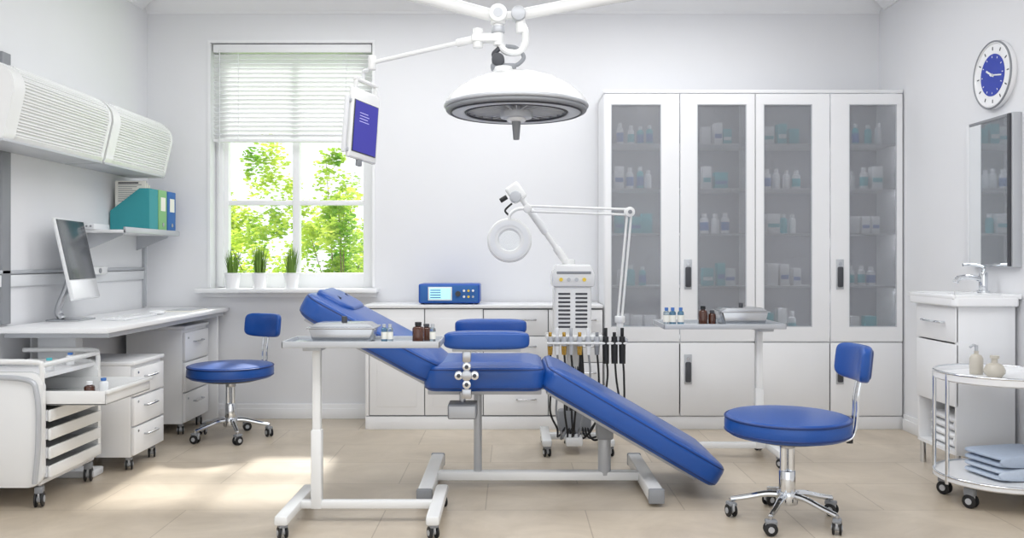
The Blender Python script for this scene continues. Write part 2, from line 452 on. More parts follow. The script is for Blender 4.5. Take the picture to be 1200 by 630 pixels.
bb1 = B("medicine_bottles"); bb2 = B("medicine_boxes")
for i,(g0,g1) in enumerate(gl):
    for j,z in enumerate((0.9505,1.3055,1.6055,1.9055,0.6005)):
        kind = (i*2+j)%3
        lo = g0+0.03; hi = g1-0.02
        x = lo+random.random()*0.04
        top = 0.155 if j < 4 else 0.20
        while x < hi-0.05:
            if kind == 0 or (kind == 2 and random.random() < 0.5):
                r = 0.022+0.008*random.random()
                bottle(bb1,x+r,5.83+random.uniform(-0.02,0.02),z,r,top*random.uniform(0.8,1.0),random.choice((MEDW,MEDW,MEDW,MEDT)),lab=random.choice((None,MEDG,MEDT)))
                x += 2*r+random.uniform(0.006,0.03)
            else:
                w = random.uniform(0.05,0.09); h = top*random.uniform(0.7,1.0); y=5.79+random.uniform(-0.02,0.02)
                bb2.box(x,x+w,y,y+0.07,z,z+h,random.choice((MEDW,MEDT)),0.002)
                bb2.box(x+0.004,x+w-0.004,y-0.001,y+0.001,z+h*0.3,z+h*0.5,random.choice((MEDG,MEDT,MEDW)))
                x += w+random.uniform(0.003,0.035)
bb1.done(); bb2.done()

# ------------------------------------------------------------------ base cabinets
b = B("base_cabinet")
X0,X1,ZT = -0.974,0.604,0.827
b.box(X0+0.005,X1,cyf+0.02,6.04,0.086,ZT-0.023,GREY,0.002)
b.box(X0-0.006,X1,cyf-0.008,6.04,ZT-0.022,ZT,WHITE,0.004)
b.box(X0,X1,cyf+0.004,6.04,0,0.085,WHITE,0.002)
b.box(X0,X0+0.024,cyf+0.002,6.04,0.09,ZT-0.025,WHITE,0.002)
for a,c in ((X0+0.028,-0.583),(-0.577,-0.194)):
    b.box(a,c,cyf,cyf+0.018,0.095,ZT-0.028,WHITE,0.003)
    b.box(a+0.05,c-0.05,cyf-0.003,cyf+0.004,0.15,ZT-0.09,WHITE,0.002)
for x in (-0.62,-0.54):
    b.box(x-0.012,x+0.012,cyf-0.012,cyf,0.55,0.68,GREY,0.006)
n=4
for a,c in ((-0.188,0.238),(0.244,0.602)):
    for k in range(n):
        h=(ZT-0.028-0.095)/n; z0=0.095+k*h
        b.box(a,c,cyf,cyf+0.018,z0,z0+h-0.005,WHITE,0.003)
        zc=z0+h*0.6; xm=(a+c)/2+0.07
        b.tube([(xm-0.06,cyf,zc),(xm-0.055,cyf-0.02,zc),(xm+0.055,cyf-0.02,zc),(xm+0.06,cyf,zc)],0.005,STEEL,n=4,seg=8)
b.done()
b = B("electrosurgical_unit")
b.box(-0.625,-0.215,5.70,5.95,0.835,0.965,BLUEP,0.012,3)
b.box(-0.612,-0.228,5.694,5.702,0.845,0.955,BBLUE,0.003)
b.box(-0.56,-0.40,5.688,5.696,0.855,0.945,MEDW,0.003); b.box(-0.55,-0.41,5.685,5.690,0.864,0.937,SCREEN)
for k in range(4):
    b.box(-0.545,-0.475,5.684,5.686,0.872+k*0.016,0.878+k*0.016,BBLUE)
b.cyl((-0.36,5.675,0.90),(-0.36,5.695,0.90),0.018,DGREY)
for k in range(3):
    for j in range(2): b.cyl((-0.32+k*0.03,5.686,0.88+j*0.04),(-0.32+k*0.03,5.695,0.88+j*0.04),0.008,(MEDW,YELLOW,CHROME)[k])
for x in (-0.60,-0.24):
    for y in (5.73,5.92): b.cyl((x,y,0.827),(x,y,0.838),0.012,BLACK)
b.done()

# ------------------------------------------------------------------ wall cabinets (roll front)
def wallcab(y0,y1):
    b = B("wall_cabinet")
    z0,z1 = 1.685,2.045
    def prof(d0):
        p = [(XL,z0),(XL+0.255,z0),(XL+0.268,z0+0.02)]
        for k in range(9):
            t = k/8; p.append((XL+0.268+0.045*t+d0, z0+0.03+t*0.20))
        for k in range(1,9):
            a = k/8*pi/2; p.append((XL+0.19+0.123*math.cos(a)+d0*math.cos(a), z1-0.12+0.12*math.sin(a)))
        p.append((XL,z1)); return p
    b.prism(prof(0), y0, y0+0.09, CREAM); b.prism(prof(0), y1-0.03, y1, CREAM)
    b.prism(prof(-0.010), y0+0.085, y1-0.02, CREAM)
    pp = prof(-0.008)[3:18]
    P = [V(x,0,z) for x,z in pp]; P = catmull(P,6)
    ds=[0]
    for a_,c_ in zip(P,P[1:]): ds.append(ds[-1]+(c_-a_).length)
    nr = 24
    for k in range(nr):
        s_ = ds[-1]*(k+0.5)/nr
        j = max(i for i in range(len(ds)) if ds[i] <= s_)
        p = P[j]
        b.cyl((p.x,y0+0.09,p.z),(p.x,y1-0.03,p.z),0.006,CREAM,seg=10)
    b.box(XL+0.03,XL+0.262,y0,y1,z0-0.012,z0-0.0005,LGREY,0.003)
    b.done()
wallcab(3.90,4.85); wallcab(4.875,5.72)

b = B("wall_rail")
b.box(XL,XL+0.02,4.30,4.375,0.80,2.18,GREY,0.004)
b.box(XL,XL+0.02,3.7,5.97,1.055,1.075,LGREY,0.003); b.box(XL,XL+0.015,3.7,5.97,0.99,1.05,WHITE2,0.003)
b.box(XL,XL+0.025,5.97,5.995,0.80,1.68,LGREY,0.004)
b.box(XL+0.015,XL+0.055,4.95,5.35,1.035,1.085,CREAM,0.008)
for k in range(3): b.cyl((XL+0.05,5.03+k*0.11,1.06),(XL+0.058,5.03+k*0.11,1.06),0.016,GREY)
b.done()
b = B("wall_shelf")
b.box(XL,XL+0.27,5.12,5.95,1.290,1.308,WHITE,0.003)
b.box(XL+0.255,XL+0.272,5.12,5.95,1.29,1.325,LGREY,0.003)
b.box(XL,XL+0.09,5.10,5.30,1.308,1.345,WHITE2,0.006)
for k in range(3): b.cyl((XL+0.02+k*0.025,5.096,1.328),(XL+0.02+k*0.025,5.102,1.328),0.006,GREY)
for y in (5.2,5.88): b.prism([(XL,1.29),(XL+0.22,1.29),(XL+0.21,1.275),(XL,1.19)],y,y+0.01,LGREY)
b.done()
b = B("magazine_file")
prof=[(XL+0.012,1.31),(XL+0.262,1.31),(XL+0.262,1.585),(XL+0.20,1.585),(XL+0.012,1.44)]
b.prism(prof,5.47,5.476,TEAL); b.prism(prof,5.60,5.606,TEAL)
b.box(XL+0.256,XL+0.262,5.477,5.599,1.31,1.585,TEAL); b.box(XL+0.012,XL+0.256,5.477,5.599,1.309,1.315,TEAL); b.box(XL+0.012,XL+0.018,5.477,5.599,1.315,1.44,TEAL)
b.done()
b = B("paper_documents")
for k in range(3):
    b.box(XL+0.03+0.01*k,XL+0.225,5.50+0.03*k,5.51+0.03*k,1.318,1.635-0.012*k,PAPER)
for k in range(9):
    b.box(XL+0.05,XL+0.2-0.03*(k%3),5.4985,5.5005,1.608-k*0.013,1.612-k*0.013,GREY)
b.box(XL+0.05,XL+0.18,5.4985,5.5005,1.617,1.626,DGREY)
b.done()
for (y0,y1,m) in ((5.622,5.755,LIME),(5.772,5.905,BBLUE)):
    b = B("ring_binder"); b.box(XL+0.012,XL+0.262,y0,y1,1.309,1.588,m,0.006)
    b.box(XL+0.05,XL+0.25,y0+0.01,y1-0.01,1.58,1.5895,PAPER)
    b.box(XL+0.26,XL+0.264,y0+0.03,y1-0.03,1.45,1.54,PAPER)
    b.cyl((XL+0.26,(y0+y1)/2,1.36),(XL+0.265,(y0+y1)/2,1.36),0.014,STEEL); b.done()

# ------------------------------------------------------------------ desk
b = B("desk")
b.box(XL+0.022,-2.0,4.22,6.04,0.763,0.79,WHITE,0.005)
b.box(XL+0.03,-2.03,4.30,6.0,0.735,0.7625,LGREY)
b.box(-2.46,-2.26,4.42,4.50,0.035,0.735,WHITE2,0.01)
b.box(XL+0.03,-2.55,4.53,5.96,0.35,0.735,WHITE)
b.box(XL+0.03,-2.16,4.40,4.52,0,0.04,WHITE2,0.01)
b.box(XL+0.03,-2.06,5.965,5.995,0,0.735,WHITE,0.004)
b.done()
def pedestal(x0,x1,y0,y1,z1,n=3):
    b = B("drawer_pedestal")
    b.box(x0,x1-0.021,y0,y1,0.075,z1-0.021,WHITE,0.004)
    b.box(x0,x1,y0-0.004,y1+0.004,z1-0.02,z1,WHITE,0.004)
    h = (z1-0.03-0.085)/n
    for k in range(n):
        z0=0.085+k*h; b.box(x1-0.02,x1,y0+0.004,y1-0.004,z0,z0+h-0.01,WHITE,0.004)
        zc=z0+h*0.6; ym=(y0+y1)/2
        b.tube([(x1,ym-0.07,zc),(x1+0.022,ym-0.062,zc),(x1+0.022,ym+0.062,zc),(x1,ym+0.07,zc)],0.005,STEEL,n=4,seg=8)
        b.cyl((x1,y0+0.05,zc+0.03),(x1+0.003,y0+0.05,zc+0.03),0.007,STEEL,seg=12)
    for x in (x0+0.05,x1-0.05):
        for y in (y0+0.05,y1-0.05): caster(b,x,y,0.4)
    b.done()
pedestal(-2.42,-2.01,4.54,4.93,0.585)
pedestal(-2.47,-2.09,5.46,5.88,0.70,3)

b = B("desktop_computer")
Mm = Matrix.Translation((-2.445,4.80,1.125)) @ Matrix.Rotation(math.radians(9),4,'Z') @ Matrix.Rotation(math.radians(-12),4,'Y')
b.box(-0.010,0.008,-0.225,0.225,-0.225,0.235,WHITE2,0.006,M=Mm)
b.box(0.007,0.011,-0.215,0.215,-0.11,0.225,DARKSCR,0.001,M=Mm)
b.box(0.007,0.010,-0.215,0.215,-0.218,-0.115,CERAM,0.001,M=Mm)
b.sup((0,0,0),(0.02,0.15,0.14),WHITE2,M=Mm@Matrix.Translation((-0.014,0,0.01)),e1=1,e2=1)
b.tube([(-2.47,4.79,1.10),(-2.485,4.77,0.98),(-2.52,4.74,0.85),(-2.50,4.74,0.80)],0.02,STEEL)
b.box(-2.55,-2.37,4.66,4.86,0.79,0.80,STEEL,0.004)
b.done()
b = B("keyboard"); b.box(-2.27,-2.14,4.72,5.15,0.79,0.802,WHITE2,0.004)
for r in range(4):
    for k in range(14): b.box(-2.262+r*0.03,-2.238+r*0.03,4.73+k*0.0295,4.755+k*0.0295,0.80,0.806,CERAM,0.002)
b.done()
b = B("computer_mouse"); b.sup((-2.19,5.26,0.804),(0.05,0.03,0.014),CERAM,e1=0.8,e2=0.8); b.done()
b = B("notepad"); b.box(-2.25,-2.06,5.5,5.78,0.79,0.797,PAPER); b.box(-2.235,-2.075,5.52,5.76,0.7972,0.799,LGREY); b.done()

# ------------------------------------------------------------------ cart left
b = B("medical_cart")
cy0,cy1,cx0_,cx1_ = 3.85,4.40,-2.54,-2.12
def sidep(y0,y1):
    pr=[]; r=0.06
    for (cx,cz,a0) in ((cx1_-r,0.62-r,0),(cx0_+r,0.62-r,pi/2),(cx0_+r,0.10+r,pi),(cx1_-r,0.10+r,1.5*pi)):
        for k in range(7):
            a=a0+k/6*pi/2; pr.append((cx+r*math.cos(a),cz+r*math.sin(a)))
    b.prism(pr,y0,y1,CREAM,bev=0.006)
sidep(cy0,cy0+0.03); sidep(cy1-0.03,cy1)
b.box(cx0_,cx0_+0.02,cy0+0.03,cy1-0.03,0.13,0.58,LGREY)
b.box(cx0_+0.02,cx1_-0.02,cy0+0.03,cy1-0.03,0.585,0.605,WHITE,0.003)
b.box(cx0_+0.02,cx1_-0.02,cy0+0.03,cy1-0.03,0.105,0.125,WHITE,0.003)
b.tube([(cx1_-0.01,cy0+0.015,0.57),(cx1_-0.01,cy0+0.015,0.64),(cx1_-0.05,cy0+0.015,0.665),(cx0_+0.03,cy0+0.015,0.665)],0.012,CREAM,n=5)
b.tube([(cx1_-0.01,cy1-0.015,0.57),(cx1_-0.01,cy1-0.015,0.64),(cx1_-0.05,cy1-0.015,0.665),(cx0_+0.03,cy1-0.015,0.665)],0.012,CREAM,n=5)
b.cyl((cx1_-0.01,cy0+0.015,0.65),(cx1_-0.01,cy1-0.015,0.65),0.012,CREAM)
b.tube([(cx1_-0.03,cy0-0.006,0.12),(cx1_-0.015,cy0-0.006,0.3),(cx1_-0.02,cy0-0.006,0.52),(cx1_-0.08,cy0-0.006,0.59),(cx0_+0.05,cy0-0.006,0.60)],0.012,LGREY,n=8)
def tray(x0,x1,y0,y1,z0,z1,m=WHITE2,th=0.008):
    b.box(x0,x1,y0,y1,z0,z0+th,m,0.002)
    b.box(x0,x0+th,y0,y1,z0,z1,m,0.002); b.box(x1-th,x1,y0,y1,z0,z1+0.0,m,0.003)
    b.box(x0,x1,y0,y0+th,z0,z1,m,0.002); b.box(x0,x1,y1-th,y1,z0,z1,m,0.002)
for k in range(4):
    z=0.14+k*0.085
    b.box(cx0_+0.05,cx1_+0.004,cy0+0.042,cy1-0.042,z,z+0.008,WHITE2,0.002)
    b.box(cx1_+0.005,cx1_+0.02,cy0+0.035,cy1-0.035,z-0.005,z+0.05,CREAM,0.006)
    b.box(cx0_+0.05,cx1_+0.004,cy0+0.033,cy0+0.041,z,z+0.05,WHITE2); b.box(cx0_+0.05,cx1_+0.004,cy1-0.041,cy1-0.033,z,z+0.05,WHITE2)
tray(cx0_+0.12,cx1_+0.27,cy0+0.04,cy1-0.04,0.465,0.53,CREAM)
b.box(cx1_+0.265,cx1_+0.285,cy0+0.035,cy1-0.035,0.515,0.535,CREAM,0.006)
for x in (cx0_+0.05,cx1_-0.04):
    for y in (cy0+0.05,cy1-0.05): caster(b,x,y,0.3,r=0.036,top=0.10)
b.done()
b = B("medicine_jar")
bottle(b,-1.98,4.0,0.474,0.024,0.085,BROWN,cap=MEDW); bottle(b,-2.02,4.22,0.474,0.022,0.07,MEDW,cap=MEDG)
b.done()
b = B("specimen_bottles"); bottle(b,-2.18,4.02,0.606,0.022,0.06,MEDW,cap=MEDT); bottle(b,-2.2,4.25,0.606,0.02,0.06,MEDW,cap=MEDG)
b.done()

# ------------------------------------------------------------------ stools
def stool(cx,cy,zs,th,R=0.265):
    b = B("swivel_stool")
    T=0.085
    b.lathe([(0,zs-T),(R*0.93,zs-T),(R*0.985,zs-T+0.012),(R,zs-T+0.03),(R,zs-0.035),(R*0.985,zs-0.015),(R*0.94,zs-0.004),(R*0.8,zs),(R*0.4,zs+0.006),(0,zs+0.008)],(cx,cy,0),BLUE,seg=64)
    b.torus((cx,cy,zs-0.014),R*0.985,0.005,BLUED,seg=64); b.torus((cx,cy,zs-T+0.016),R*0.985,0.005,BLUED,seg=64)
    b.lathe([(0,zs-T-0.022),(R*0.6,zs-T-0.022),(R*0.86,zs-T-0.004),(R*0.86,zs-T+0.002),(0,zs-T+0.002)],(cx,cy,0),DGREY,seg=48)
    b.cyl((cx,cy,zs-T-0.02),(cx,cy,zs-T-0.06),0.032,STEEL,bev=0.004)
    for t in (-0.016,0.016): b.cyl((cx+t,cy,0.10),(cx+t,cy,zs-T-0.03),0.015,CHROME)
    b.cyl((cx,cy,0.085),(cx,cy,0.22),0.035,CHROME,bev=0.004)
    b.cyl((cx,cy,0.075),(cx,cy,0.13),0.045,CHROME,bev=0.006)
    for k in range(5):
        a = th+0.35+k*2*pi/5; c,s_ = math.cos(a),math.sin(a)
        b.tube([(cx+c*0.03,cy+s_*0.03,0.115),(cx+c*0.09,cy+s_*0.09,0.112),(cx+c*0.17,cy+s_*0.17,0.092),(cx+c*0.235,cy+s_*0.235,0.078)],0.015,CHROME,n=5,taper=0.011)
        caster(b,cx+c*0.235,cy+s_*0.235,a+0.5,r=0.028,top=0.07)
    c,s_ = math.cos(th),math.sin(th)
    def q(r,z,t=0): return (cx+c*r-s_*t,cy+s_*r+c*t,z)
    for t in (-0.018,0.018):
        b.tube([q(0.05,zs-T-0.02,t),q(0.2,zs-T-0.028,t),q(0.275,zs-T-0.01,t),q(0.295,zs-0.0,t),q(0.298,zs+0.08,t),q(0.315,zs+0.17,t)],0.0075,CHROME,n=8)
    b.lathe([(0,0),(0.014,0),(0.014,0.03),(0,0.03)],q(0.27,zs-T-0.04),BLACK,seg=16)
    Mb = Matrix.Rotation(th-pi/2,4,'Z') @ Matrix.Rotation(math.radians(-6),4,'X')
    b.sup(q(0.315,zs+0.222),(0.15,0.028,0.078),BLUE,e1=0.4,e2=0.5,M=Mb,bend=-1.8)
    b.sup(q(0.333,zs+0.222),(0.13,0.014,0.064),BLUED,e1=0.3,e2=0.5,M=Mb,bend=-1.8)
    b.done()
stool(1.19,3.69,0.462,math.radians(0))
stool(-1.78,5.40,0.47,math.radians(62))

# ------------------------------------------------------------------ dental chair
b = B("dental_chair")
YC=4.25; W=0.58
def Ma(x,z,ang): return Matrix.Translation((x,YC,z)) @ Matrix.Rotation(math.radians(ang),4,'Y')
def cush(L,T,x,z,ang,w=W,rc=0.07,crown=0.012):
    M_=Ma(x,z,ang)
    b.slab(L,w,T,rc,0.035,BLUE,M_,crown)
    for zz in (T/2-0.018,-T/2+0.018):
        o=b.outline(L,w,rc,0.008); pts=[(p[0],p[1],zz) for p in o]; pts.append(pts[0])
        b.tube(pts,0.005,BLUED,smooth=False,seg=6,M=M_)
cush(0.75,0.115,-0.665,0.755,28,rc=0.12)
cush(0.57,0.12,-0.13,0.572,0)
cush(0.97,0.115,0.565,0.345,30.2,rc=0.08)
b.slab(0.20,0.40,0.04,0.08,0.018,BLUE,Ma(-0.665,0.755,28)@Matrix.Translation((-0.245,0,0.064)),0.004)
b.box(-0.40,0.14,YC-0.20,YC+0.20,0.488,0.515,LGREY,0.005)
b.box(-0.33,0.33,-0.2,0.2,-0.08,-0.055,LGREY,0.004,M=Ma(-0.66,0.755,28)); 
b.box(-0.42,0.40,-0.18,0.18,-0.078,-0.055,LGREY,0.004,M=Ma(0.565,0.345,30.2))
b.cyl((-0.17,YC,0.06),(-0.17,YC,0.50),0.020,LGREY,bev=0.002)
b.cyl((0.46,YC,0.06),(0.46,YC,0.33),0.032,LGREY,bev=0.003); b.box(0.42,0.50,YC-0.05,YC+0.05,0.24,0.335,GREY,0.01)
b.box(-0.37,0.63,YC-0.03,YC+0.03,0.035,0.079,CREAM,0.008)
for x in (-0.40,0.66):
    b.box(x-0.035,x+0.035,3.90,4.62,0.018,0.08,CREAM,0.01)
    for y in (3.90,4.62): b.box(x-0.037,x+0.037,y-0.012,y+0.012,0.014,0.083,GREY,0.008)
    for y in (3.96,4.56): b.cyl((x,y,0),(x,y,0.025),0.022,BLACK)
b.box(-0.30,-0.165,3.97,4.10,0.385,0.455,GREY,0.008); b.box(-0.293,-0.172,3.963,3.972,0.392,0.448,LGREY,0.003)
b.cyl((-0.235,4.05,0.45),(-0.235,4.05,0.50),0.015,STEEL)
for (y,s_) in ((3.865,-1),(4.635,1)):
    b.sup((-0.115,y,0.765),(0.195,0.05,0.042),BLUE,e1=0.45,e2=0.5)
    b.box(-0.27,0.04,y-0.03,y+0.03,0.715,0.73,LGREY,0.004)
    x=-0.205
    b.cyl((x,y,0.50),(x,y,0.72),0.012,CHROME); b.cyl((x,y,0.53),(x,YC+s_*0.2,0.50),0.012,CHROME)
    for (dx_,dz) in ((0,0.045),(0,-0.035),(-0.036,0.005),(0.036,0.005)):
        b.cyl((x+dx_,y-0.014,0.60+dz),(x+dx_,y+0.014,0.60+dz),0.02,CHROME,bev=0.004)
        b.cyl((x+dx_,y-0.018,0.60+dz),(x+dx_,y+0.018,0.60+dz),0.009,DGREY)
    b.cyl((x,y-0.02,0.605),(x,y+0.02,0.605),0.024,STEEL,bev=0.003)
    b.box(x-0.022,x+0.022,y-0.016,y+0.016,0.50,0.545,STEEL,0.006); b.box(x-0.02,x+0.02,y-0.016,y+0.016,0.665,0.72,STEEL,0.006)
b.done()

# ------------------------------------------------------------------ instrument tables
def itable(x0,x1,y0,y1,zt,px,bx0,bx1):
    b = B("instrument_table"); ym=(y0+y1)/2
    b.box(x0+0.001,x1-0.001,y0+0.001,y1-0.001,zt-0.022,zt-0.008,TRAYM)
    for (a,c,d,e) in ((x0,x1,y0,y0+0.008),(x0,x1,y1-0.008,y1),(x0,x0+0.008,y0,y1),(x1-0.008,x1,y0,y1)): b.box(a,c,d,e,zt-0.024,zt+0.004,LGREY,0.003)
    b.box(px-0.04,px+0.04,y0+0.03,y1-0.03,zt-0.04,zt-0.0225,LGREY,0.004)
    b.box(px-0.018,px+0.018,ym-0.018,ym+0.018,0.06,zt-0.03,CREAM,0.006)
    b.box(px-0.023,px+0.023,ym-0.023,ym+0.023,0.06,0.4,CREAM,0.006)
    b.box(min(bx0,bx1),max(bx0,bx1),ym-0.02,ym+0.02,0.06,0.095,CREAM,0.008)
    for x in (bx0,bx1):
        b.box(x-0.028,x+0.028,ym-0.25,ym+0.25,0.058,0.098,CREAM,0.01)
        for y in (ym-0.22,ym+0.22): caster(b,x,y,0.5,r=0.026,top=0.066)
    b.done()
itable(-0.96,-0.30,3.55,3.805,0.785,-0.84,-0.93,-0.32)
itable(0.83,1.50,4.66,5.02,0.772,1.40,1.46,0.98)
def stray(name,x0,x1,y0,y1,z,h,lid=True):
    b = B(name); 
    pr=[(x0+0.02,z),(x1-0.02,z),(x1,z+h),(x0,z+h)]
    b.prism(pr,y0,y1,STEEL,bev=0.006)
    b.box(x0-0.008,x1+0.008,y0-0.008,y1+0.008,z+h-0.004,z+h+0.003,STEEL,0.003)
    if lid:
        b.prism([(x0,z+h+0.002),(x1,z+h+0.002),(x1-0.03,z+h+0.02),(x0+0.03,z+h+0.02)],y0+0.01,y1-0.01,STEEL,bev=0.003)
        b.cyl(((x0+x1)/2,(y0+y1)/2,z+h+0.015),((x0+x1)/2,(y0+y1)/2,z+h+0.045),0.012,DGREY,bev=0.003)
    b.done()
stray("sterilizer_tray",-0.86,-0.585,3.60,3.76,0.778,0.062)
stray("instrument_tray",1.165,1.42,4.72,4.92,0.765,0.075,True)
b = B("glass_vials")
for x,m in ((-0.548,VIAL),(-0.523,VIALC),(-0.34,VIALC)): bottle(b,x,3.66,0.778,0.013,0.075,m,cap=LGREY,lab=PAPER)
b.done()
b = B("amber_bottle"); bottle(b,-0.40,3.64,0.778,0.025,0.085,BROWN,cap=BLACK); bottle(b,-0.375,3.74,0.778,0.022,0.07,BROWN,cap=DGREY); b.done()
b = B("glass_vials"); 
for x,m in ((0.90,VIAL),(0.945,VIAL),(0.865,VIALC)): bottle(b,x,4.78,0.765,0.018,0.095,m,cap=MEDG,lab=PAPER)
b.done()
b = B("amber_bottle"); bottle(b,1.065,4.76,0.765,0.025,0.105,BROWN,cap=BLACK); bottle(b,1.12,4.78,0.765,0.022,0.08,BROWN,cap=DGREY); b.done()

# ------------------------------------------------------------------ dental unit
b = B("dental_delivery_unit")
ux,uy = 0.36,5.08
b.box(ux-0.115,ux+0.105,uy-0.10,uy+0.10,0.66,0.98,CREAM,0.02,3)
b.prism([(ux-0.125,0.97),(ux+0.12,0.97),(ux+0.125,1.04),(ux+0.10,1.10),(ux-0.10,1.10),(ux-0.125,1.05)],uy-0.12,uy+0.11,CREAM,bev=0.012)
b.box(ux-0.10,ux+0.10,uy-0.125,uy-0.115,1.045,1.06,GREY,0.003)
for k in range(4): b.cyl((ux-0.075+k*0.045,uy-0.128,1.012),(ux-0.075+k*0.045,uy-0.115,1.012),0.011,(YELLOW,LGREY,LGREY,YELLOW)[k])
for c_ in range(2):
    for k in range(9):
        b.box(ux-0.09+c_*0.10,ux-0.02+c_*0.10,uy-0.104,uy-0.098,0.73+k*0.024,0.742+k*0.024,DGREY,0.003)
b.box(ux-0.16,ux+0.17,uy-0.14,uy+0.08,0.655,0.69,CREAM,0.012,3)
b.box(ux-0.16,ux+0.30,uy-0.18,uy-0.10,0.64,0.654,CREAM,0.005)
for k,(dx_,m) in enumerate(((-0.14,GOLD),(-0.10,MEDW),(-0.06,GOLD),(-0.02,LGREY),(0.03,GOLD),(0.08,MEDW),(0.13,GREY),(0.18,BLACK),(0.23,BLACK),(0.275,BLACK))):
    x=ux+dx_; yy=uy-0.16
    b.cyl((x,yy,0.63),(x,yy,0.685),0.017,LGREY if m!=BLACK else BLACK,bev=0.003,seg=16)
    b.cyl((x,yy,0.58),(x,yy,0.63),0.013,m,r2=0.016,seg=16)
    b.cyl((x,yy,0.685),(x,yy,0.735 if k%2 else 0.71),0.010,m,seg=16,bev=0.002)
    if k>=7: b.cyl((x,yy-0.01,0.53),(x,yy,0.66),0.018,BLACK,r2=0.02,seg=16)
    zl = 0.05+0.05*random.random(); sw = random.uniform(-0.03,0.03)
    m2 = GREY if k in (1,5) else BLACK
    b.tube([(x,yy,0.60),(x+0.01,yy-0.005,0.45),(x+sw,yy-0.01,0.26),(ux+dx_*0.7+sw,yy+0.01,zl+0.06),(ux+dx_*0.5-0.02,uy-0.08,zl),(ux+dx_*0.3,uy-0.04,0.16),(ux+dx_*0.25,uy-0.03,0.35),(ux+dx_*0.2,uy,0.62)],0.006,m2,n=8,seg=8)
b.box(ux-0.04,ux+0.04,uy-0.02,uy+0.06,0.06,0.67,CREAM,0.01)
b.box(ux-0.05,ux+0.05,uy-0.16,uy+0.20,0.048,0.102,CREAM,0.012)
for x in (ux-0.16,ux+0.20):
    b.box(x-0.028,x+0.028,uy-0.22,uy+0.20,0.06,0.10,CREAM,0.01)
    for y in (uy-0.19,uy+0.17): caster(b,x,y,0.3,r=0.026,top=0.066)
b.box(ux-0.16,ux+0.20,uy-0.02,uy+0.03,0.062,0.098,CREAM,0.01)
b.box(ux-0.09,ux+0.11,uy-0.05,uy+0.04,0.11,0.24,GREY,0.02)
p0=V(0.34,5.08,1.09); p1=V(0.03,5.08,1.53)
b.cyl(p0,p1,0.017,CREAM); b.cyl(p0,p0+(p1-p0)*0.25,0.024,CREAM,bev=0.003); b.cyl(p0+(p1-p0)*0.45,p0+(p1-p0)*0.75,0.022,WHITE2,bev=0.003)
Mh = Matrix.Translation((0.02,5.08,1.53)) @ Matrix.Rotation(math.radians(-35),4,'Y')
b.box(-0.045,0.045,-0.035,0.035,-0.06,0.05,CREAM,0.015,3,M=Mh)
b.cyl((0.02,5.03,1.50),(0.02,5.13,1.50),0.035,LGREY,bev=0.006)
b.cyl((-0.03,5.06,1.50),(-0.07,5.06,1.475),0.014,BLACK,bev=0.003)
b.tube([(0.0,5.05,1.46),(-0.04,5.05,1.42),(-0.02,5.05,1.39)],0.006,BLACK)
b.cyl((0.34,5.08,1.09),(0.34,5.08,1.13),0.035,CREAM,bev=0.005)
b.done()

b = B("magnifier_lamp")
ly=5.0
b.cyl((0.63,ly-0.02,0.665),(0.63,ly-0.02,0.77),0.02,CREAM,bev=0.003); b.cyl((0.63,ly-0.02,0.76),(0.63,ly-0.02,0.80),0.03,CREAM,bev=0.005)
b.box(0.59,0.67,ly-0.08,ly+0.0,0.6545,0.672,LGREY,0.005)
for d in (-0.012,0.012):
    b.cyl((0.63+d,ly-0.02,0.79),(0.685+d,ly-0.02,1.40),0.007,CREAM,seg=12)
    b.cyl((0.685,ly-0.02,1.405+d*1.3),(0.09,ly-0.02,1.425+d*1.3),0.007,CREAM,seg=12)
b.cyl((0.685,ly-0.05,1.405),(0.685,ly+0.01,1.405),0.03,CREAM,bev=0.005)
b.cyl((0.685,ly-0.055,1.405),(0.685,ly-0.05,1.405),0.012,GREY)
b.cyl((0.09,ly-0.05,1.425),(0.09,ly+0.01,1.425),0.024,CREAM,bev=0.005)
b.tube([(0.09,ly-0.03,1.425),(0.03,ly-0.04,1.42),(-0.01,ly-0.04,1.39),(-0.015,ly-0.04,1.35)],0.010,CREAM)
Rr = Matrix.Rotation(math.radians(90-8),4,'X')
b.lathe([(0.062,-0.018),(0.125,-0.018),(0.130,-0.008),(0.130,0.012),(0.122,0.022),(0.068,0.022),(0.060,0.012),(0.062,-0.018)],(-0.015,ly-0.04,1.24),CREAM,M=Rr)
b.lathe([(0.085,0.0),(0.112,0.0),(0.112,0.0255),(0.085,0.0255),(0.085,0.0)],(-0.015,ly-0.04,1.24),WHITE2,M=Rr)
b.lathe([(0,-0.006),(0.064,-0.004),(0.064,0.004),(0,0.006)],(-0.015,ly-0.04,1.24),WGLASS,M=Rr)
b.done()

# ------------------------------------------------------------------ surgical lamp
b = B("surgical_lamp")
lx,ly = 0.02,4.0
b.lathe([(0,2.010),(0.05,2.008),(0.12,1.995),(0.20,1.968),(0.27,1.928),(0.31,1.893),(0.33,1.866),(0.336,1.85)],(lx,ly,0),CREAM,seg=72)
b.torus((lx,ly,1.845),0.329,0.010,LGREY,seg=72)
b.torus((lx,ly,1.828),0.318,0.012,GREY,seg=72)
b.lathe([(0.318,1.822),(0.30,1.812),(0.296,1.822),(0.245,1.828),(0.242,1.818),(0.228,1.818),(0.225,1.83),(0.10,1.85),(0.0,1.85)],(lx,ly,0),GREY,seg=72)
b.lathe([(0.305,1.8165),(0.285,1.810),(0.250,1.812),(0.243,1.817)],(lx,ly,0),LGREY,seg=72)
b.torus((lx,ly,1.813),0.306,0.0035,DGREY,seg=72); b.torus((lx,ly,1.814),0.236,0.0045,DGREY,seg=72)
b.lathe([(0.215,1.834),(0.2,1.826),(0.11,1.838),(0.10,1.845)],(lx,ly,0),WHITE2,seg=72)
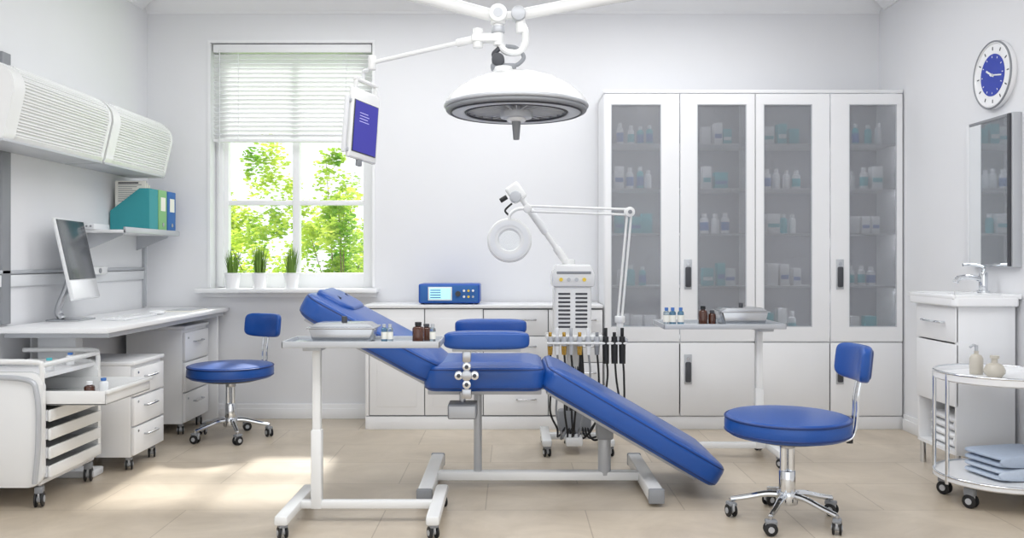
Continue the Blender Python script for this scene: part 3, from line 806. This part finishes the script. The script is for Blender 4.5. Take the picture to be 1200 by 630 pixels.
for k in range(24):
    a=k*2*pi/24; b.box(0.05,0.225,-0.003,0.003,1.818,1.85,LGREY,M=Matrix.Translation((lx,ly,0))@Matrix.Rotation(a,4,'Z'))
b.cyl((lx,ly,1.79),(lx,ly,1.85),0.075,LGREY,bev=0.006,seg=32); b.cyl((lx,ly,1.775),(lx,ly,1.80),0.045,CREAM,bev=0.006)
b.cyl((lx,ly,1.69),(lx,ly,1.78),0.014,GREY,r2=0.022,bev=0.003)
b.cyl((lx-0.06,ly,1.995),(lx-0.06,ly,2.03),0.05,CREAM,bev=0.006)
b.box(lx-0.12,lx-0.0,ly-0.03,ly+0.03,2.015,2.045,GREY,0.01)
b.cyl((lx-0.085,ly-0.04,2.06),(lx-0.085,ly+0.04,2.06),0.030,DGREY,bev=0.004)
b.tube([(lx-0.085,ly,2.06),(lx-0.105,ly,2.09),(lx-0.08,ly,2.12),(lx-0.075,ly,2.15)],0.012,DGREY)
b.tube([(lx-0.03,ly,2.035),(lx+0.01,ly,2.045),(lx+0.035,ly,2.08),(lx+0.0,ly,2.12),(lx-0.05,ly,2.13)],0.010,GREY)
b.tube([(lx-0.085,ly,2.15),(lx-0.05,ly,2.105),(lx+0.01,ly,2.10),(lx+0.04,ly,2.14),(lx+0.04,ly,2.20),(lx+0.02,ly,2.24)],0.017,CREAM)
b.cyl((lx-0.085,ly,2.13),(lx-0.085,ly,2.28),0.024,CREAM,bev=0.004)
b.cyl((lx-0.085,ly,2.19),(lx-0.085,ly,2.22),0.032,LGREY,bev=0.004)
b.cyl((lx-0.085,ly,2.23),(lx-0.085,ly,2.31),0.036,CREAM,bev=0.006)
b.cyl((lx-0.085,ly-0.045,2.275),(lx-0.085,ly+0.045,2.275),0.042,CREAM,bev=0.006)
b.cyl((lx-0.085,ly-0.047,2.275),(lx-0.085,ly-0.044,2.275),0.022,LGREY)
b.cyl((lx+0.02,ly,2.19),(lx+0.02,ly,2.28),0.022,CREAM,bev=0.004)
b.cyl((lx+0.01,ly-0.04,2.275),(lx+0.01,ly+0.04,2.275),0.034,LGREY,bev=0.006)
b.box(lx-0.085,lx+0.01,ly-0.018,ly+0.018,2.255,2.29,CREAM,0.006)
def arm(p,q,r0,r1,m=CREAM): b.cyl(p,q,r0,m,r2=r1,bev=0.003)
arm((lx-0.085,ly,2.265),(-0.90,ly+0.05,2.50),0.028,0.036)
b.cyl((-0.90,ly+0.05,2.42),(-0.90,ly+0.05,2.58),0.05,CREAM,bev=0.008); b.cyl((-0.90,ly+0.05,2.56),(-0.90,ly+0.05,ZC-0.03),0.035,CREAM)
b.cyl((-0.90,ly+0.05,ZC-0.04),(-0.90,ly+0.05,ZC),0.12,CREAM,bev=0.01)
arm((lx+0.01,ly,2.275),(0.95,ly+0.05,2.46),0.026,0.034)
b.cyl((0.95,ly+0.05,2.38),(0.95,ly+0.05,2.54),0.05,CREAM,bev=0.008); b.cyl((0.95,ly+0.05,2.52),(0.95,ly+0.05,ZC-0.03),0.035,CREAM)
b.cyl((0.95,ly+0.05,ZC-0.04),(0.95,ly+0.05,ZC),0.12,CREAM,bev=0.01)
b.box(-0.19,-0.06,ly-0.03,ly+0.03,2.145,2.185,CREAM,0.012)
b.cyl((-0.16,ly,2.12),(-0.16,ly,2.21),0.024,CREAM,bev=0.004)
b.cyl((-0.16,ly,2.165),(-0.68,4.15,2.085),0.010,CREAM); b.cyl((-0.16,ly,2.165),(-0.26,4.03,2.15),0.018,CREAM,bev=0.003)
b.cyl((-0.68,4.15,2.05),(-0.68,4.15,2.12),0.02,CREAM,bev=0.004)
b.tube([(-0.68,4.15,2.06),(-0.70,4.15,2.05),(-0.725,4.17,2.045),(-0.728,4.18,2.012)],0.009,WHITE2)
b.done()
b = B("surgical_monitor")
Mm = Matrix.Translation((-0.728,4.18,1.785)) @ Matrix.Rotation(math.radians(60),4,'Z') @ Matrix.Rotation(math.radians(6),4,'Y')
b.box(-0.105,0.105,-0.012,0.016,-0.175,0.17,CREAM,0.010,3,M=Mm)
b.box(-0.090,0.090,-0.015,-0.011,-0.145,0.110,DARKSCR,0.002,M=Mm)
b.box(-0.084,0.084,-0.017,-0.0145,-0.14,0.105,PURPLE,M=Mm)
for k in range(4): b.box(-0.05,0.01+0.01*(k%2),-0.0178,-0.0165,0.05-k*0.014,0.053-k*0.014,PURPL2,M=Mm)
b.box(-0.140,-0.122,-0.012,0.012,-0.16,0.12,WHITE2,0.008,M=Mm)
for z in (-0.14,0.10): b.box(-0.13,-0.10,-0.008,0.008,z-0.01,z+0.01,LGREY,0.004,M=Mm)
b.box(-0.09,0.09,-0.01,0.014,0.205,0.225,CREAM,0.008,M=Mm)
for x in (-0.075,0.075): b.box(x-0.008,x+0.008,-0.008,0.012,0.16,0.215,CREAM,0.004,M=Mm)
b.box(-0.07,0.07,0.014,0.04,-0.06,0.10,GREY,0.01,M=Mm)
b.box(-0.03,0.0,-0.01,0.01,-0.205,-0.17,GREY,0.004,M=Mm)
b.done()

# ------------------------------------------------------------------ right side
b = B("wall_clock")
Mc = Matrix.Rotation(-pi/2,4,'Y')
c0=(XR,4.58,2.118)
b.lathe([(0,0),(0.178,0),(0.183,0.012),(0.18,0.03),(0.168,0.034),(0.163,0.026),(0,0.026)],c0,CERAM,M=Mc,seg=64)
b.torus((XR-0.031,4.58,2.118),0.177,0.0055,GREY,M=Mc,seg=64)
b.lathe([(0,0.026),(0.112,0.026),(0.112,0.029),(0,0.029)],c0,CLOCKB,M=Mc,seg=48)
for k in range(12):
    a=k*pi/6; Mt=Matrix.Translation(c0)@Mc@Matrix.Rotation(a,4,'Z')
    b.box(0.132,0.150,-0.003,0.003,0.026,0.028,DGREY,M=Mt)
    b.box(0.092,0.102,-0.002,0.002,0.029,0.0305,MEDW,M=Mt)
for a,l,w in ((math.radians(60),0.06,0.005),(math.radians(-100),0.09,0.0035)):
    b.box(-0.02,l,-w,w,0.031,0.033,MEDW,M=Matrix.Translation(c0)@Mc@Matrix.Rotation(a,4,'Z'))
b.cyl((XR-0.029,4.58,2.118),(XR-0.037,4.58,2.118),0.008,MEDW)
b.done()
b = B("wall_mirror")
b.box(XR-0.047,XR,4.36,4.80,1.09,1.885,LGREY,0.004); b.box(XR-0.054,XR-0.0475,4.391,4.759,1.096,1.864,MIRROR)
b.box(XR-0.058,XR-0.046,4.76,4.795,1.095,1.88,WHITE2,0.003); b.box(XR-0.060,XR-0.046,4.372,4.39,1.095,1.88,DGREY,0.002)
b.box(XR-0.058,XR-0.046,4.391,4.759,1.865,1.88,GREY,0.002)
b.done()
b = B("sink_vanity")
vx,vy0,vy1 = 2.275,4.38,4.80
b.box(vx,vx+0.018,vy0,vy1,0.70,0.885,WHITE,0.004); b.box(vx,vx+0.018,vy0,vy1,0.37,0.692,WHITE,0.004)
b.box(vx+0.006,XR-0.022,vy0,vy0+0.018,0.12,0.885,WHITE,0.003); b.box(vx+0.006,XR-0.022,vy1-0.018,vy1,0.12,0.885,WHITE,0.003)
b.box(vx+0.006,XR-0.022,vy0+0.018,vy1-0.018,0.12,0.138,WHITE); b.box(XR-0.036,XR-0.023,vy0+0.018,vy1-0.018,0.138,0.88,WHITE)
b.box(vx+0.02,XR-0.037,vy0+0.018,vy1-0.018,0.37,0.385,WHITE)
for x in (vx+0.025,XR-0.045):
    for y in (vy0+0.025,vy1-0.025): b.cyl((x,y,0),(x,y,0.122),0.016,CHROME)
b.tube([(vx,4.49,0.80),(vx-0.028,4.50,0.80),(vx-0.028,4.68,0.80),(vx,4.69,0.80)],0.007,CHROME,n=4)
b.slab(0.345,0.50,0.05,0.03,0.012,CERAM,Matrix.Translation((2.418,4.59,0.912)))
b.box(2.262,2.50,4.345,4.365,0.925,0.95,CERAM,0.008); b.box(2.262,2.50,4.815,4.835,0.925,0.95,CERAM,0.008); b.box(2.243,2.262,4.345,4.835,0.925,0.95,CERAM,0.008); b.box(2.50,2.60,4.345,4.835,0.925,0.952,CERAM,0.008)
b.done()
b = B("sink_faucet")
b.cyl((2.53,4.58,0.952),(2.53,4.58,1.06),0.022,CHROME,bev=0.004); b.cyl((2.53,4.58,0.952),(2.53,4.58,0.962),0.032,CHROME)
b.tube([(2.53,4.58,1.02),(2.46,4.58,1.035),(2.40,4.58,1.03),(2.38,4.58,1.005)],0.014,CHROME,n=6)
b.tube([(2.53,4.58,1.06),(2.53,4.58,1.085),(2.48,4.58,1.10),(2.42,4.58,1.10)],0.009,CHROME,n=6)
b.done()
def towels(name,x,y,z,n,ax,ay,m=TOWEL,ang=0,t=0.022,m2=TOWELB):
    b = B(name)
    for k in range(n):
        Mr = Matrix.Rotation(ang+random.uniform(-0.06,0.06),4,'Z')
        for j in (0,1):
            b.sup((x,y,z+t*0.5+k*2*t+j*t),(ax,ay,t*0.54),m if k%2==0 else m2,e1=0.7,e2=0.25,M=Mr)
        b.sup((x,y,z+t+k*2*t),(ax*1.0,ay*0.1,t*0.98),m if k%2==0 else m2,e1=0.8,e2=0.5,M=Mr@Matrix.Translation((0,-ay*0.94,0)))
    b.done()
towels("folded_towels",2.42,4.59,0.140,2,0.11,0.15,t=0.042,m=MEDW,m2=WHITE2)

b = B("round_side_table")
tx,ty,tr = 2.29,4.0,0.285
b.lathe([(0,0.565),(tr-0.01,0.565),(tr,0.572),(tr,0.60),(tr-0.006,0.604),(tr-0.01,0.60),(tr-0.012,0.582),(0,0.582)],(tx,ty,0),WHITE,seg=64)
b.torus((tx,ty,0.603),tr-0.003,0.006,CHROME,seg=64)
b.lathe([(0,0.10),(tr-0.01,0.10),(tr,0.107),(tr,0.125),(tr-0.01,0.125),(0,0.122)],(tx,ty,0),WHITE,seg=64)
b.torus((tx,ty,0.127),tr-0.003,0.006,CHROME,seg=64)
for a in (150,30,-80,-170):
    a=math.radians(a); x=tx+(tr-0.006)*math.cos(a); y=ty+(tr-0.006)*math.sin(a)
    b.cyl((x,y,0.09),(x,y,0.60),0.009,CHROME,seg=12)
for a in (150,30,-80,-150):
    a=math.radians(a); caster(b,tx+(tr-0.05)*math.cos(a),ty+(tr-0.05)*math.sin(a),0.6,r=0.032,top=0.095)
b.done()
b = B("soap_dispenser")
b.lathe([(0,0),(0.028,0),(0.030,0.01),(0.030,0.075),(0.022,0.09),(0.010,0.095),(0.010,0.11)],(2.22,4.08,0.583),BOTTLE,seg=24)
b.cyl((2.22,4.08,0.685),(2.22,4.08,0.72),0.008,LGREY); b.tube([(2.22,4.08,0.715),(2.20,4.07,0.722),(2.18,4.06,0.712)],0.006,LGREY); b.done()
b = B("lotion_jar")
b.lathe([(0,0),(0.03,0),(0.045,0.02),(0.046,0.035),(0.034,0.058),(0.014,0.066),(0.013,0.085),(0.02,0.088),(0.02,0.10),(0,0.102)],(2.245,3.97,0.583),BOTTLE,seg=28); b.done()
towels("folded_towels",2.33,3.98,0.127,2,0.17,0.125,ang=0.25,t=0.030)

# ------------------------------------------------------------------ lights
w = bpy.data.worlds.new("sky_world"); scene.world = w; w.use_nodes = True
bg = w.node_tree.nodes["Background"]; bg.inputs[0].default_value = (0.955,0.978,1.0,1); bg.inputs[1].default_value = 1.5
def area(name, loc, rot, sx, sy, e, col=(1,1,1)):
    l = bpy.data.lights.new(name,'AREA'); l.shape='RECTANGLE'; l.size=sx; l.size_y=sy; l.energy=e; l.color=col
    o = bpy.data.objects.new(name,l); o.location=loc; o.rotation_euler=rot; scene.collection.objects.link(o); return o
area("added_room_fill",(0,2.4,2.9),(0,0,0),3.4,1.2,60,(0.99,0.995,1))  # added area light out of view, brightens the room softly
area("added_room_fill",(0,4.9,2.9),(0,0,0),3.6,1.0,38,(0.99,0.995,1))  # second added fill, unseen, over the back of the room
# Invented fill lights under the cabinet top and each shelf, just behind the doors
for x in (1.11,2.11):
    for z,e in ((2.225,1.1),(1.892,1.1),(1.592,1.1),(1.292,1.3),(0.937,1.3)):
        area("added_cabinet_fill",(x,5.725,z),(math.radians(18),0,0),0.9,0.015,e)
s = bpy.data.lights.new("sun",'SUN'); s.energy=6.5; s.angle=0.07; s.color=(1,0.965,0.90)
so = bpy.data.objects.new("sun",s); so.rotation_euler = V(0.04,-1,-0.86).to_track_quat('-Z','Y').to_euler(); so.location=(-2,12,8)
scene.collection.objects.link(so)

# ------------------------------------------------------------------ camera
cam = bpy.data.cameras.new("camera"); cam.sensor_width=36; cam.lens=30; cam.shift_y=-0.01; cam.clip_start=0.05
co = bpy.data.objects.new("camera",cam); co.location=(0,0,1.133); co.rotation_euler=(pi/2,0,0)
scene.collection.objects.link(co); scene.camera = co
scene.view_settings.view_transform = 'Standard'
scene.view_settings.look = 'None'
scene.view_settings.exposure = 0.0
